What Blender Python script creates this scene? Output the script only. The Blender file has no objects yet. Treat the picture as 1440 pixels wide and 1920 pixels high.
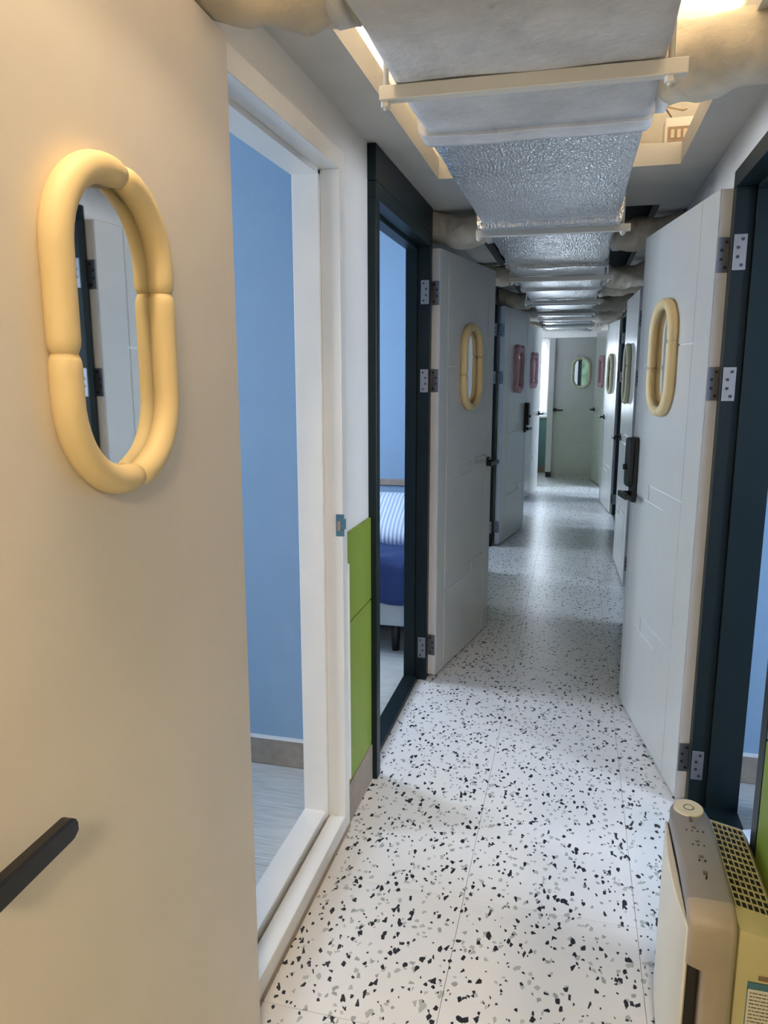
import bpy, bmesh, math, random
from mathutils import Vector, Matrix, noise
random.seed(7)
SC = bpy.context.scene
COL = SC.collection

# ------------------------------------------------------------------ camera
H = 1.42
F_PX, VPX, VPY = 1400.0, 1080.0, 701.0
def camera_axes():
    d = Vector(((VPX-720)/F_PX, -(VPY-960)/F_PX, 1.0))
    p = math.atan((960-VPY)/F_PX)
    up = Vector((0, math.cos(p), -math.sin(p)))
    y = (d - d.dot(up)*up).normalized()
    x = up.cross(y)
    B = Matrix((x, y, up))
    return B.col[0].copy(), B.col[1].copy(), B.col[2].copy()
right, upv, fwd = camera_axes()
cam = bpy.data.cameras.new('camera')
cam.sensor_fit = 'HORIZONTAL'; cam.sensor_width = 36.0; cam.lens = F_PX/1440*36.0
cam.clip_start = 0.02
camo = bpy.data.objects.new('camera', cam); COL.objects.link(camo)
M3 = Matrix((right, upv, -fwd)).transposed()
camo.matrix_world = Matrix.Translation((0, 0, H)) @ M3.to_4x4()
SC.camera = camo

# ------------------------------------------------------------------ world, lights, exposure
W = bpy.data.worlds.new('world'); SC.world = W; W.use_nodes = True
bg = W.node_tree.nodes['Background']
bg.inputs[0].default_value = (0.80, 0.90, 1.0, 1); bg.inputs[1].default_value = 5.0
SC.view_settings.view_transform = 'Standard'; SC.view_settings.look = 'None'
SC.view_settings.gamma = 1.0; SC.view_settings.use_curve_mapping = False
SC.view_settings.exposure = -0.13
cy = SC.cycles
cy.max_bounces = 6; cy.diffuse_bounces = 4; cy.glossy_bounces = 3; cy.transmission_bounces = 2; cy.transparent_max_bounces = 4
cy.caustics_reflective = False; cy.caustics_refractive = False; cy.use_adaptive_sampling = True; cy.adaptive_threshold = 0.08; cy.adaptive_min_samples = 16
DAY = (0.74, 0.86, 1.0)
WARM = (1.0, 0.77, 0.49)
def area(name, loc, direction, sx, sy, power, color, shape='RECTANGLE'):
    l = bpy.data.lights.new(name, 'AREA'); l.shape = shape; l.size = sx
    if shape in ('RECTANGLE', 'ELLIPSE'): l.size_y = sy
    l.energy = power; l.color = color
    o = bpy.data.objects.new(name, l); COL.objects.link(o); o.location = loc
    o.rotation_euler = Vector(direction).to_track_quat('-Z', 'Y').to_euler()
    return o
XL, XR = -0.65, 0.43          # corridor wall faces
XLB, XRB = -0.715, 0.56        # their room-side faces
ZC = 2.115                    # soffit height
ZP = 2.50                     # slab above
YB0, YB1 = -2.2, 11.10        # corridor ends
RX0, RX1 = -2.75, 2.40        # outer walls of the rooms
# rooms: (side, y0, y1, wall colour key, window power, window centre y)
ROOMS = [('L', 0.30, 2.37, 'blue', 36, 1.35), ('L', 2.41, 4.50, 'blue', 54, 3.40), ('L', 4.54, 6.75, 'blue', 34, 5.9),
         ('L', 6.79, 8.95, 'blue', 52, 8.1), ('L', 8.99, 11.10, 'green_leaf', 75, 9.25),
         ('R', 0.40, 2.66, 'blue', 60, 1.10), ('R', 2.70, 5.40, 'blue', 26, 4.0), ('R', 5.44, 8.15, 'blue', 34, 7.0), ('R', 8.19, 10.30, 'blue', 80, 8.5)]
WIN = (0.90, 1.95)            # window sill and head of the rooms
WHW = 0.27                    # half width of the rooms' windows
for s, y0, y1, key, pw, yc in ROOMS:
    x = RX0+0.05 if s == 'L' else RX1-0.05
    area('daylight', (x, yc, (WIN[0]+WIN[1])/2), (1 if s == 'L' else -1, 0, 0), 2*WHW, WIN[1]-WIN[0], pw, DAY)
area('daylight', (-0.55, YB1-0.02, 1.35), (0.15, -1, -0.15), 0.35, 1.0, 22, DAY)
# warm cove tubes on top of the soffit, and the warm ceiling lamp behind the camera
area('cove_light', (-0.59, 1.45, 2.215), (0.25, 0, 1), 0.03, 2.3, 36, WARM).rotation_euler = (math.pi, -0.3, 0)
area('cove_light', (0.375, 1.45, 2.215), (-0.25, 0, 1), 0.03, 2.3, 36, WARM).rotation_euler = (math.pi, 0.3, 0)
area('ceiling_lamp_light', (0.22, -0.95, ZC-0.045), (0, 0, -1), 0.30, 0.30, 38, WARM, 'DISK')
area('void_tube_light', (-0.43, 0.62, ZP-0.05), (0, 0, -1), 0.03, 0.9, 13, WARM).rotation_euler = (0, 0, 0)

# ------------------------------------------------------------------ materials
MATS = {}
def nmat(name):
    m = bpy.data.materials.new(name); m.use_nodes = True
    nt = m.node_tree; b = nt.nodes['Principled BSDF']
    MATS[name] = m
    return m, nt, b
def N(nt, t, **kw):
    n = nt.nodes.new(t)
    for k, v in kw.items():
        if k == 'inp':
            for kk, vv in v.items(): n.inputs[kk].default_value = vv
        else: setattr(n, k, v)
    return n
def coord(nt, kind='Object', scale=(1, 1, 1)):
    t = N(nt, 'ShaderNodeTexCoord'); mp = N(nt, 'ShaderNodeMapping')
    mp.inputs['Scale'].default_value = scale
    nt.links.new(t.outputs[kind], mp.inputs['Vector'])
    return mp.outputs['Vector']
def worldpos(nt, scale=(1, 1, 1)):
    g = N(nt, 'ShaderNodeNewGeometry'); mp = N(nt, 'ShaderNodeMapping')
    mp.inputs['Scale'].default_value = scale
    nt.links.new(g.outputs['Position'], mp.inputs['Vector'])
    return mp.outputs['Vector']
def ramp(nt, src, stops):
    r = N(nt, 'ShaderNodeValToRGB'); e = r.color_ramp.elements
    while len(e) < len(stops): e.new(0.5)
    for i, (p, c) in enumerate(stops):
        e[i].position = p; e[i].color = (c[0], c[1], c[2], 1)
    nt.links.new(src, r.inputs['Fac']); return r.outputs['Color']
def bump(nt, b, h, strength, dist):
    n = N(nt, 'ShaderNodeBump', inp={'Strength': strength, 'Distance': dist})
    nt.links.new(h, n.inputs['Height']); nt.links.new(n.outputs['Normal'], b.inputs['Normal'])
def paint(name, c, rough=0.5, metal=0.0, var=0.04, nscale=9.0, bmp=0.0, bscale=120.0, spec=0.5, coat=0.0):
    m, nt, b = nmat(name)
    v = worldpos(nt)
    n = N(nt, 'ShaderNodeTexNoise', inp={'Scale': nscale, 'Detail': 3.0}); nt.links.new(v, n.inputs['Vector'])
    lo = tuple(max(0, x*(1-var)) for x in c); hi = tuple(min(1, x*(1+var)) for x in c)
    nt.links.new(ramp(nt, n.outputs['Fac'], [(0.3, lo), (0.7, hi)]), b.inputs['Base Color'])
    b.inputs['Roughness'].default_value = rough; b.inputs['Metallic'].default_value = metal
    b.inputs['Specular IOR Level'].default_value = spec
    b.inputs['Coat Weight'].default_value = coat
    if bmp:
        n2 = N(nt, 'ShaderNodeTexNoise', inp={'Scale': bscale, 'Detail': 2.0}); nt.links.new(v, n2.inputs['Vector'])
        bump(nt, b, n2.outputs['Fac'], bmp, 0.002)
    return m
paint('door_white', (0.62, 0.62, 0.60), 0.28, var=0.02)
paint('door_edge', (0.82, 0.82, 0.84), 0.4, var=0.02)
paint('cream_door', (0.76, 0.69, 0.62), 0.45, var=0.015)
paint('frame_white', (0.80, 0.79, 0.77), 0.35, var=0.02)
paint('wall_white', (0.74, 0.73, 0.72), 0.75, var=0.02, bmp=0.15)
paint('soffit', (0.62, 0.61, 0.59), 0.7, var=0.03)
paint('plenum', (0.70, 0.68, 0.64), 0.85, var=0.08)
paint('plenum_unlit', (0.10, 0.11, 0.12), 0.85, var=0.15)  # plenum without a lamp: its shade is put into the colour
paint('blue', (0.25, 0.37, 0.51), 0.75, var=0.02, bmp=0.25, bscale=260)
paint('teal', (0.16, 0.30, 0.34), 0.7)
paint('lime', (0.21, 0.29, 0.035), 0.55, var=0.03)
paint('dark_frame', (0.006, 0.0135, 0.0155), 0.42, var=0.1, spec=0.28)
paint('skirting', (0.30, 0.245, 0.20), 0.6, var=0.12, nscale=30)
paint('steel', (0.33, 0.33, 0.345), 0.45, metal=1.0, var=0.06)
paint('screw', (0.10, 0.10, 0.11), 0.35, metal=1.0)
paint('black', (0.012, 0.011, 0.012), 0.35)
paint('black_matt', (0.010, 0.010, 0.010), 0.7)
paint('pale_tube', (0.74, 0.72, 0.52), 0.55, var=0.02)
paint('cream_tube', (0.76, 0.60, 0.33), 0.55, var=0.02)
paint('khaki_tube', (0.55, 0.52, 0.36), 0.5, var=0.02)
paint('pink_tube', (0.55, 0.30, 0.33), 0.5, var=0.05)
paint('mirror', (0.82, 0.85, 0.86), 0.02, metal=1.0, var=0.0)
paint('bar_white', (0.70, 0.68, 0.63), 0.5)
paint('grey_plastic', (0.27, 0.25, 0.24), 0.42)
paint('taupe_plastic', (0.42, 0.36, 0.30), 0.42)
paint('ivory_plastic', (0.76, 0.71, 0.60), 0.45, var=0.02)
paint('warm_lit_plastic', (0.58, 0.53, 0.30), 0.5, var=0.03)  # rear of the purifier, warm lamplight put into its yellowish colour
paint('disc_cream', (0.78, 0.70, 0.52), 0.5)
paint('sticker_white', (0.78, 0.76, 0.70), 0.6)
paint('sticker_blue', (0.08, 0.22, 0.34), 0.5)
paint('ink', (0.16, 0.13, 0.10), 0.7)
paint('quilt_blue', (0.025, 0.050, 0.16), 0.8, bmp=0.5, bscale=40)
paint('bed_grey', (0.55, 0.56, 0.55), 0.7)
paint('strike_blue', (0.07, 0.16, 0.23), 0.5)
paint('copper', (0.50, 0.30, 0.20), 0.4, metal=0.4)
paint('pink_key', (0.75, 0.55, 0.48), 0.4)
paint('cable', (0.25, 0.17, 0.10), 0.6)
paint('bag', (0.72, 0.78, 0.90), 0.35)
paint('box_blue', (0.20, 0.28, 0.42), 0.6)
paint('tan', (0.42, 0.33, 0.25), 0.7, var=0.15, nscale=14)
paint('flake', (0.55, 0.62, 0.66), 0.6)
paint('grout', (0.30, 0.29, 0.28), 0.9)
paint('lamp_housing', (0.8, 0.8, 0.78), 0.5)
paint('junction', (0.62, 0.55, 0.44), 0.6)
paint('port', (0.22, 0.15, 0.11), 0.6)

def terrazzo():
    m, nt, b = nmat('terrazzo')
    pos = worldpos(nt)
    nz = N(nt, 'ShaderNodeTexNoise', inp={'Scale': 150.0, 'Detail': 0.0}); nt.links.new(pos, nz.inputs['Vector'])
    sub = N(nt, 'ShaderNodeVectorMath', operation='SUBTRACT'); nt.links.new(nz.outputs['Color'], sub.inputs[0]); sub.inputs[1].default_value = (0.5, 0.5, 0.5)
    scl = N(nt, 'ShaderNodeVectorMath', operation='SCALE'); scl.inputs['Scale'].default_value = 0.0022; nt.links.new(sub.outputs[0], scl.inputs[0])
    add = N(nt, 'ShaderNodeVectorMath', operation='ADD'); nt.links.new(pos, add.inputs[0]); nt.links.new(scl.outputs[0], add.inputs[1])
    def layer(scale, off, rot, keep, stretch):
        mp = N(nt, 'ShaderNodeMapping'); nt.links.new(add.outputs[0], mp.inputs['Vector'])
        mp.inputs['Location'].default_value = (off, off*1.7, 0); mp.inputs['Rotation'].default_value = (0, 0, rot)
        mp.inputs['Scale'].default_value = (1.0, stretch, 1.0)
        v = N(nt, 'ShaderNodeTexVoronoi', voronoi_dimensions='2D', inp={'Scale': scale, 'Randomness': 1.0}); nt.links.new(mp.outputs[0], v.inputs['Vector'])
        sep = N(nt, 'ShaderNodeSeparateColor'); nt.links.new(v.outputs['Color'], sep.inputs['Color'])
        kp = N(nt, 'ShaderNodeMath', operation='LESS_THAN'); nt.links.new(sep.outputs['Green'], kp.inputs[0]); kp.inputs[1].default_value = keep
        return kp.outputs[0]
    base = (0.80, 0.80, 0.82, 1)
    cur = None
    K = (0.022, 0.024, 0.032)
    for (col, args) in [((0.46, 0.49, 0.48), (98, 3.1, 0.6, 0.032, 0.8)), ((0.52, 0.53, 0.54), (140, 7.7, 1.2, 0.020, 0.8)), ((0.36, 0.38, 0.40), (105, 2.2, -0.9, 0.012, 0.8)),
                        (K, (104, 0.3, 0.35, 0.024, 0.62)), (K, (122, 9.9, 1.45, 0.024, 0.62)), (K, (165, 4.7, -0.7, 0.016, 0.7)), (K, (220, 5.3, 0.2, 0.010, 0.8))]:
        mask = layer(*args)
        mx = N(nt, 'ShaderNodeMix', data_type='RGBA'); nt.links.new(mask, mx.inputs['Factor'])
        if cur is None: mx.inputs[6].default_value = base
        else: nt.links.new(cur, mx.inputs[6])
        mx.inputs[7].default_value = (*col, 1); cur = mx.outputs[2]
    nt.links.new(cur, b.inputs['Base Color'])
    b.inputs['Roughness'].default_value = 0.30
terrazzo()
def plank():
    m, nt, b = nmat('plank')
    v = worldpos(nt, (3, 40, 3))
    n = N(nt, 'ShaderNodeTexNoise', inp={'Scale': 3.0, 'Detail': 5.0, 'Distortion': 0.6}); nt.links.new(v, n.inputs['Vector'])
    nt.links.new(ramp(nt, n.outputs['Fac'], [(0.3, (0.46, 0.47, 0.46)), (0.7, (0.66, 0.67, 0.66))]), b.inputs['Base Color'])
    b.inputs['Roughness'].default_value = 0.4
plank()
def foil():
    m, nt, b = nmat('foil')
    v = worldpos(nt, (1, 1, 1))
    mp = N(nt, 'ShaderNodeMapping'); mp.inputs['Scale'].default_value = (150, 55, 90); nt.links.new(v, mp.inputs['Vector'])
    vo = N(nt, 'ShaderNodeTexVoronoi', feature='SMOOTH_F1', inp={'Scale': 1.0, 'Smoothness': 0.35}); nt.links.new(mp.outputs[0], vo.inputs['Vector'])
    n2 = N(nt, 'ShaderNodeTexNoise', inp={'Scale': 16.0, 'Detail': 3.0}); nt.links.new(v, n2.inputs['Vector'])
    ad = N(nt, 'ShaderNodeMath', operation='MULTIPLY_ADD', inp={1: 1.6}); nt.links.new(n2.outputs['Fac'], ad.inputs[0]); nt.links.new(vo.outputs['Distance'], ad.inputs[2])
    bump(nt, b, ad.outputs[0], 0.75, 0.0042)
    b.inputs['Base Color'].default_value = (0.72, 0.74, 0.77, 1); b.inputs['Metallic'].default_value = 0.7; b.inputs['Roughness'].default_value = 0.24
foil()
def wrap(name, c, bscale, st):
    m, nt, b = nmat(name)
    v = worldpos(nt)
    n = N(nt, 'ShaderNodeTexNoise', inp={'Scale': 7.0, 'Detail': 6.0, 'Roughness': 0.6}); nt.links.new(v, n.inputs['Vector'])
    nt.links.new(ramp(nt, n.outputs['Fac'], [(0.3, tuple(x*0.78 for x in c)), (0.7, tuple(min(1, x*1.12) for x in c))]), b.inputs['Base Color'])
    n2 = N(nt, 'ShaderNodeTexNoise', inp={'Scale': bscale, 'Detail': 5.0}); nt.links.new(v, n2.inputs['Vector'])
    bump(nt, b, n2.outputs['Fac'], st, 0.01); b.inputs['Roughness'].default_value = 0.8
wrap('duct_cloth', (0.62, 0.56, 0.46), 26, 0.6)
wrap('duct_matt', (0.62, 0.62, 0.63), 60, 0.25)
def stripes():
    m, nt, b = nmat('pillow_stripe')
    v = coord(nt); w = N(nt, 'ShaderNodeTexWave', bands_direction='X', inp={'Scale': 14.0, 'Distortion': 0.4}); nt.links.new(v, w.inputs['Vector'])
    nt.links.new(ramp(nt, w.outputs['Fac'], [(0.25, (0.50, 0.60, 0.78)), (0.6, (0.80, 0.84, 0.90))]), b.inputs['Base Color']); b.inputs['Roughness'].default_value = 0.85
    bump(nt, b, w.outputs['Fac'], 0.4, 0.004)
stripes()
def leaf():
    m, nt, b = nmat('green_leaf')
    v = worldpos(nt); n = N(nt, 'ShaderNodeTexNoise', inp={'Scale': 5.0, 'Detail': 3.0, 'Distortion': 1.5}); nt.links.new(v, n.inputs['Vector'])
    nt.links.new(ramp(nt, n.outputs['Fac'], [(0.40, (0.16, 0.28, 0.16)), (0.60, (0.40, 0.52, 0.38))]), b.inputs['Base Color']); b.inputs['Roughness'].default_value = 0.8
leaf()
def pane():
    m, nt, b = nmat('pane'); out = nt.nodes['Material Output']
    t = N(nt, 'ShaderNodeBsdfTransparent'); g = N(nt, 'ShaderNodeBsdfGlossy', inp={'Roughness': 0.02}); mx = N(nt, 'ShaderNodeMixShader', inp={0: 0.06})
    nt.links.new(t.outputs[0], mx.inputs[1]); nt.links.new(g.outputs[0], mx.inputs[2]); nt.links.new(mx.outputs[0], out.inputs['Surface'])
pane()
def glow(name, c, s):
    m, nt, b = nmat(name); b.inputs['Base Color'].default_value = (*c, 1)
    b.inputs['Emission Color'].default_value = (*c, 1); b.inputs['Emission Strength'].default_value = s
glow('lamp_glow', (1.0, 0.80, 0.5), 6.0)

# ------------------------------------------------------------------ mesh helpers
class MB:
    def __init__(s): s.bm = bmesh.new()
    def box(s, x0, x1, y0, y1, z0, z1, bev=0.0, seg=1):
        x0, x1 = min(x0, x1), max(x0, x1); y0, y1 = min(y0, y1), max(y0, y1)
        b = bmesh.new()
        vs = [b.verts.new((x, y, z)) for z in (z0, z1) for (x, y) in ((x0, y0), (x1, y0), (x1, y1), (x0, y1))]
        for f in ((3, 2, 1, 0), (4, 5, 6, 7), (0, 1, 5, 4), (1, 2, 6, 5), (2, 3, 7, 6), (3, 0, 4, 7)): b.faces.new([vs[i] for i in f])
        if bev: bmesh.ops.bevel(b, geom=list(b.edges), offset=bev, segments=seg, affect='EDGES', profile=0.5)
        s._join(b); return s
    def _join(s, b):
        me = bpy.data.meshes.new('t'); b.to_mesh(me); b.free(); s.bm.from_mesh(me); bpy.data.meshes.remove(me)
    def prism(s, pts, axis, a0, a1, bev=0.0, seg=1):
        """pts: 2-D outline; axis: which world axis it is extruded along ('x','y','z')"""
        def mk(p, a):
            if axis == 'x': return (a, p[0], p[1])
            if axis == 'y': return (p[0], a, p[1])
            return (p[0], p[1], a)
        b = bmesh.new()
        lo = [b.verts.new(mk(p, a0)) for p in pts]; hi = [b.verts.new(mk(p, a1)) for p in pts]
        n = len(pts)
        b.faces.new(lo); b.faces.new(list(reversed(hi)))
        for i in range(n): b.faces.new((lo[i], hi[i], hi[(i+1) % n], lo[(i+1) % n]))
        bmesh.ops.recalc_face_normals(b, faces=b.faces)
        if bev: bmesh.ops.bevel(b, geom=list(b.edges), offset=bev, segments=seg, affect='EDGES', profile=0.5)
        s._join(b); return s
    def tube(s, pts, rad, n=12, caps=True, closed=False, ref=None, wob=0.0):
        """sweep; rad: number or list"""
        P = [Vector(p) for p in pts]; m = len(P)
        R = rad if isinstance(rad, (list, tuple)) else [rad]*m
        b = bmesh.new(); rings = []
        nrm = None
        for i in range(m):
            if closed: t = (P[(i+1) % m]-P[i-1])
            else: t = P[min(i+1, m-1)]-P[max(i-1, 0)]
            t.normalize()
            if nrm is None:
                a = Vector(ref) if ref else (Vector((0, 0, 1)) if abs(t.z) < 0.9 else Vector((1, 0, 0)))
                nrm = (a-a.dot(t)*t).normalized()
            else: nrm = (nrm-nrm.dot(t)*t).normalized()
            bn = t.cross(nrm)
            ring = []
            for k in range(n):
                an = 2*math.pi*k/n
                q = nrm*math.cos(an)+bn*math.sin(an)
                r = R[i]
                if wob: r *= 1+wob*noise.noise((P[i]+q*r)*11)+wob*0.6*noise.noise((P[i]+q*r)*27)
                ring.append(b.verts.new(P[i]+q*r))
            rings.append(ring)
        for i in range(m if closed else m-1):
            A, Bn = rings[i], rings[(i+1) % m]
            for k in range(n): b.faces.new((A[k], A[(k+1) % n], Bn[(k+1) % n], Bn[k]))
        if caps and not closed: b.faces.new(list(reversed(rings[0]))); b.faces.new(rings[-1])
        for f in b.faces: f.smooth = True
        bmesh.ops.recalc_face_normals(b, faces=b.faces)
        s._join(b); return s
    def disc(s, c, axis, r, h, n=24, bev=0.0):
        pts = [(math.cos(2*math.pi*i/n)*r, math.sin(2*math.pi*i/n)*r) for i in range(n)]
        ax = {'x': 0, 'y': 1, 'z': 2}[axis]; o = [0, 1, 2]; o.remove(ax)
        pp = [(p[0]+c[o[0]], p[1]+c[o[1]]) for p in pts]
        return s.prism(pp, axis, c[ax], c[ax]+h, bev)
    def mesh(s, name):
        bmesh.ops.recalc_face_normals(s.bm, faces=s.bm.faces)
        me = bpy.data.meshes.new(name); s.bm.to_mesh(me); s.bm.free(); return me
    def build(s, name, mat, parent=None, **kw):
        me = s.mesh(name); me.materials.append(MATS[mat]); return link(name, me, parent, **kw)
def link(name, me, parent=None, label=None, cat=None, group=None, kind=None):
    o = bpy.data.objects.new(name, me); COL.objects.link(o)
    if parent: o.parent = parent
    tag(o, label, cat, group, kind); return o
def tag(o, label=None, cat=None, group=None, kind=None):
    if label: o['label'] = label
    if cat: o['category'] = cat
    if group: o['group'] = group
    if kind: o['kind'] = kind
    return o
def thing(name, loc, rotz=0.0, label=None, cat=None, group=None, kind=None):
    o = bpy.data.objects.new(name, None); o.empty_display_size = 0.1; COL.objects.link(o)
    o.location = loc; o.rotation_euler = (0, 0, rotz); return tag(o, label, cat, group, kind)
def smooth(o, angle=0.6):
    for p in o.data.polygons: p.use_smooth = True
    try: o.data.set_sharp_from_angle(angle=angle)
    except Exception: pass
    return o

# ------------------------------------------------------------------ openings
# (side, y0, y1, head z, style, trim to ceiling)
OPEN = [('L', 1.30, 2.03, 1.96, 'white', False), ('L', 2.405, 3.265, 1.955, 'dark', True), ('L', 5.33, 6.13, 1.955, 'dark', True),
        ('L', 7.64, 8.44, 1.955, 'dark', True), ('L', 9.05, 9.64, 1.955, 'dark', False),
        ('R', 1.65, 2.435, 1.945, 'dark', False), ('R', 4.29, 5.09, 1.955, 'dark', False), ('R', 7.06, 7.86, 1.955, 'dark', False), ('R', 8.84, 9.64, 1.955, 'dark', False)]

# ------------------------------------------------------------------ walls of the corridor
def corridor_wall(side):
    xf, xb = (XL, XLB) if side == 'L' else (XR, XRB)
    m = MB(); ops = sorted([o for o in OPEN if o[0] == side], key=lambda o: o[1])
    y = YB0; segs = []
    for o in ops:
        m.box(xf, xb, y, o[1]-0.043, 0, ZP); segs.append((y, o[1])); m.box(xf, xb, o[1]-0.043, o[2]+0.043, o[3]+0.048, ZP); y = o[2]+0.043
    m.box(xf, xb, y, YB1, 0, ZP); segs.append((y, YB1))
    w = m.build('wall_left' if side == 'L' else 'wall_right', 'wall_white', label='white corridor wall on the %s with lime panels below' % ('left' if side == 'L' else 'right'), cat='wall', kind='structure')
    sg = 1 if side == 'L' else -1
    for a, b in segs:
        a2, b2 = a+0.004, b-0.046
        if b2-a2 < 0.05: continue
        MB().box(xf, xf+sg*0.012, a2, b2, 0.0, 0.135, 0.002).build('baseboard', 'skirting', w, label='brown wood-grain skirting board')
        n = max(1, round((b2-a2)/1.2))
        for i in range(n):
            p, q = a2+(b2-a2)*i/n, a2+(b2-a2)*(i+1)/n
            for z0, z1 in ((0.138, 0.665), (0.669, 0.95)):
                MB().box(xf, xf+sg*0.009, p+0.001, q-0.001, z0, z1, 0.002).build('panel', 'lime', w, label='lime green wainscot panel')
    return w
wl = corridor_wall('L'); wr = corridor_wall('R')

# back wall with the window, wall behind the camera
WX0, WX1, WZ0, WZ1 = -0.61, -0.385, 0.83, 1.86
m = MB(); m.box(XL, WX0, YB1, YB1+0.12, 0, ZP); m.box(WX1, XR, YB1, YB1+0.12, 0, ZP)
m.box(WX0, WX1, YB1, YB1+0.12, 0, WZ0); m.box(WX0, WX1, YB1, YB1+0.12, WZ1, ZP)
wb = m.build('wall_back', 'wall_white', label='wall with window at the corridor end, teal below the sill', cat='wall', kind='structure')
MB().box(XL+0.02, XR-0.02, YB1-0.014, YB1, 0, 0.09, 0.002).build('baseboard', 'skirting', wb)
MB().box(XL+0.002, -0.30, YB1-0.006, YB1, 0.09, WZ0-0.032, 0.001).build('panel', 'teal', wb, label='teal lower wall panel')
MB().box(XL, XR, YB0-0.1, YB0, 0, ZP).build('wall_front', 'wall_white', label='white wall behind the viewer closing the corridor', cat='wall', kind='structure')
win = thing('window_1', (0, 0, 0), label='narrow bright window with white frame at corridor end', cat='window', kind='structure')
m = MB(); t = 0.035
m.box(WX0-0.03, WX0+0.012, YB1-0.02, YB1+0.08, WZ0-0.03, WZ1+0.05, 0.003); m.box(WX1-0.012, WX1+0.03, YB1-0.02, YB1+0.08, WZ0-0.03, WZ1+0.05, 0.003)
m.box(WX0, WX1, YB1-0.02, YB1+0.08, WZ1, WZ1+0.05, 0.003); m.build('window_frame', 'frame_white', win)
MB().box(WX0-0.03, WX1+0.03, YB1-0.09, YB1+0.10, WZ0-0.03, WZ0, 0.004).build('window_sill', 'frame_white', win)
MB().box(WX0+0.01, WX1-0.01, YB1+0.045, YB1+0.05, WZ0, WZ1).build('pane', 'pane', win)
MB().box(WX1-0.045, WX1-0.012, YB1+0.03, YB1+0.07, WZ0, WZ1, 0.003).build('sash', 'frame_white', win)
m = MB(); m.box(WX1-0.035, WX1-0.022, YB1+0.005, YB1+0.03, 1.30, 1.36, 0.002); m.box(WX1-0.033, WX1-0.024, YB1-0.01, YB1+0.01, 1.24, 1.33, 0.002); m.build('window_latch', 'frame_white', win)

# floor: sub-base and terrazzo vinyl tiles
fl = MB().box(XL-0.12, XR+0.14, YB0, YB1, -0.06, -0.004).build('floor', 'grout', label='white terrazzo-look tiled corridor floor with black and grey chips', cat='floor', kind='structure')
TS = 0.4535; jx = [XL-0.012, -0.236, 0.2175, XR]; jy0 = 1.372
rows = []
y = jy0
while y > YB0: y -= TS
while y < YB1:
    rows.append((max(y, YB0), min(y+TS, YB1))); y += TS
meshes = {}
for y0, y1 in rows:
    for i in range(3):
        x0, x1 = jx[i], jx[i+1]
        MB().box(x0+0.0006, x1-0.0006, y0+0.0006, y1-0.0006, -0.004, 0.0, 0.0006).build('tile', 'terrazzo', fl)

# soffit slabs with two slots, slab above
def slab(name, rects, z0, z1, mat, label, cat):
    m = MB()
    for x0, x1, y0, y1 in rects: m.box(x0, x1, y0, y1, z0, z1)
    return m.build(name, mat, label=label, cat=cat, kind='structure')
SX0, SX1 = -0.515, 0.310
DX0_, DX1_ = -0.384, 0.140
SLOT = [(0.10, 2.845), (3.48, 10.2)]
rects = [(XL, SX0, YB0, YB1), (SX1, XR, YB0, YB1), (SX0, SX1, YB0, SLOT[0][0]), (SX0, DX0_-0.004, SLOT[0][1], SLOT[1][0]), (DX1_+0.004, SX1, SLOT[0][1], SLOT[1][0]), (SX0, SX1, SLOT[1][1], YB1)]
ce = slab('ceiling', rects, ZC, ZC+0.07, 'soffit', 'pale grey dropped ceiling with long open slots around the duct', 'ceiling')
pl = MB().box(RX0-0.1, RX1+0.1, YB0-0.1, YB1+0.1, ZP, ZP+0.08).build('ceiling_slab', 'plenum', label='cream concrete slab above the ceiling slots', cat='ceiling', kind='structure')
MB().box(XL, XR, 3.10, 3.14, ZC+0.07, ZP).build('wall_plenum', 'plenum', label='cream cross wall in the ceiling void', cat='wall', kind='structure')
m = MB(); m.box(XL, XL+0.004, 3.14, YB1, ZC+0.07, ZP); m.box(XR-0.004, XR, 3.14, YB1, ZC+0.07, ZP); m.box(XL, XR, 3.14, YB1, ZP-0.006, ZP-0.001)  # thin dark linings stand for the lack of light in the far void
m.build('ceiling_void', 'plenum_unlit', label='unlit ceiling void above the far slot, shade put into its dark lining', cat='ceiling', kind='structure')

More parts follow.
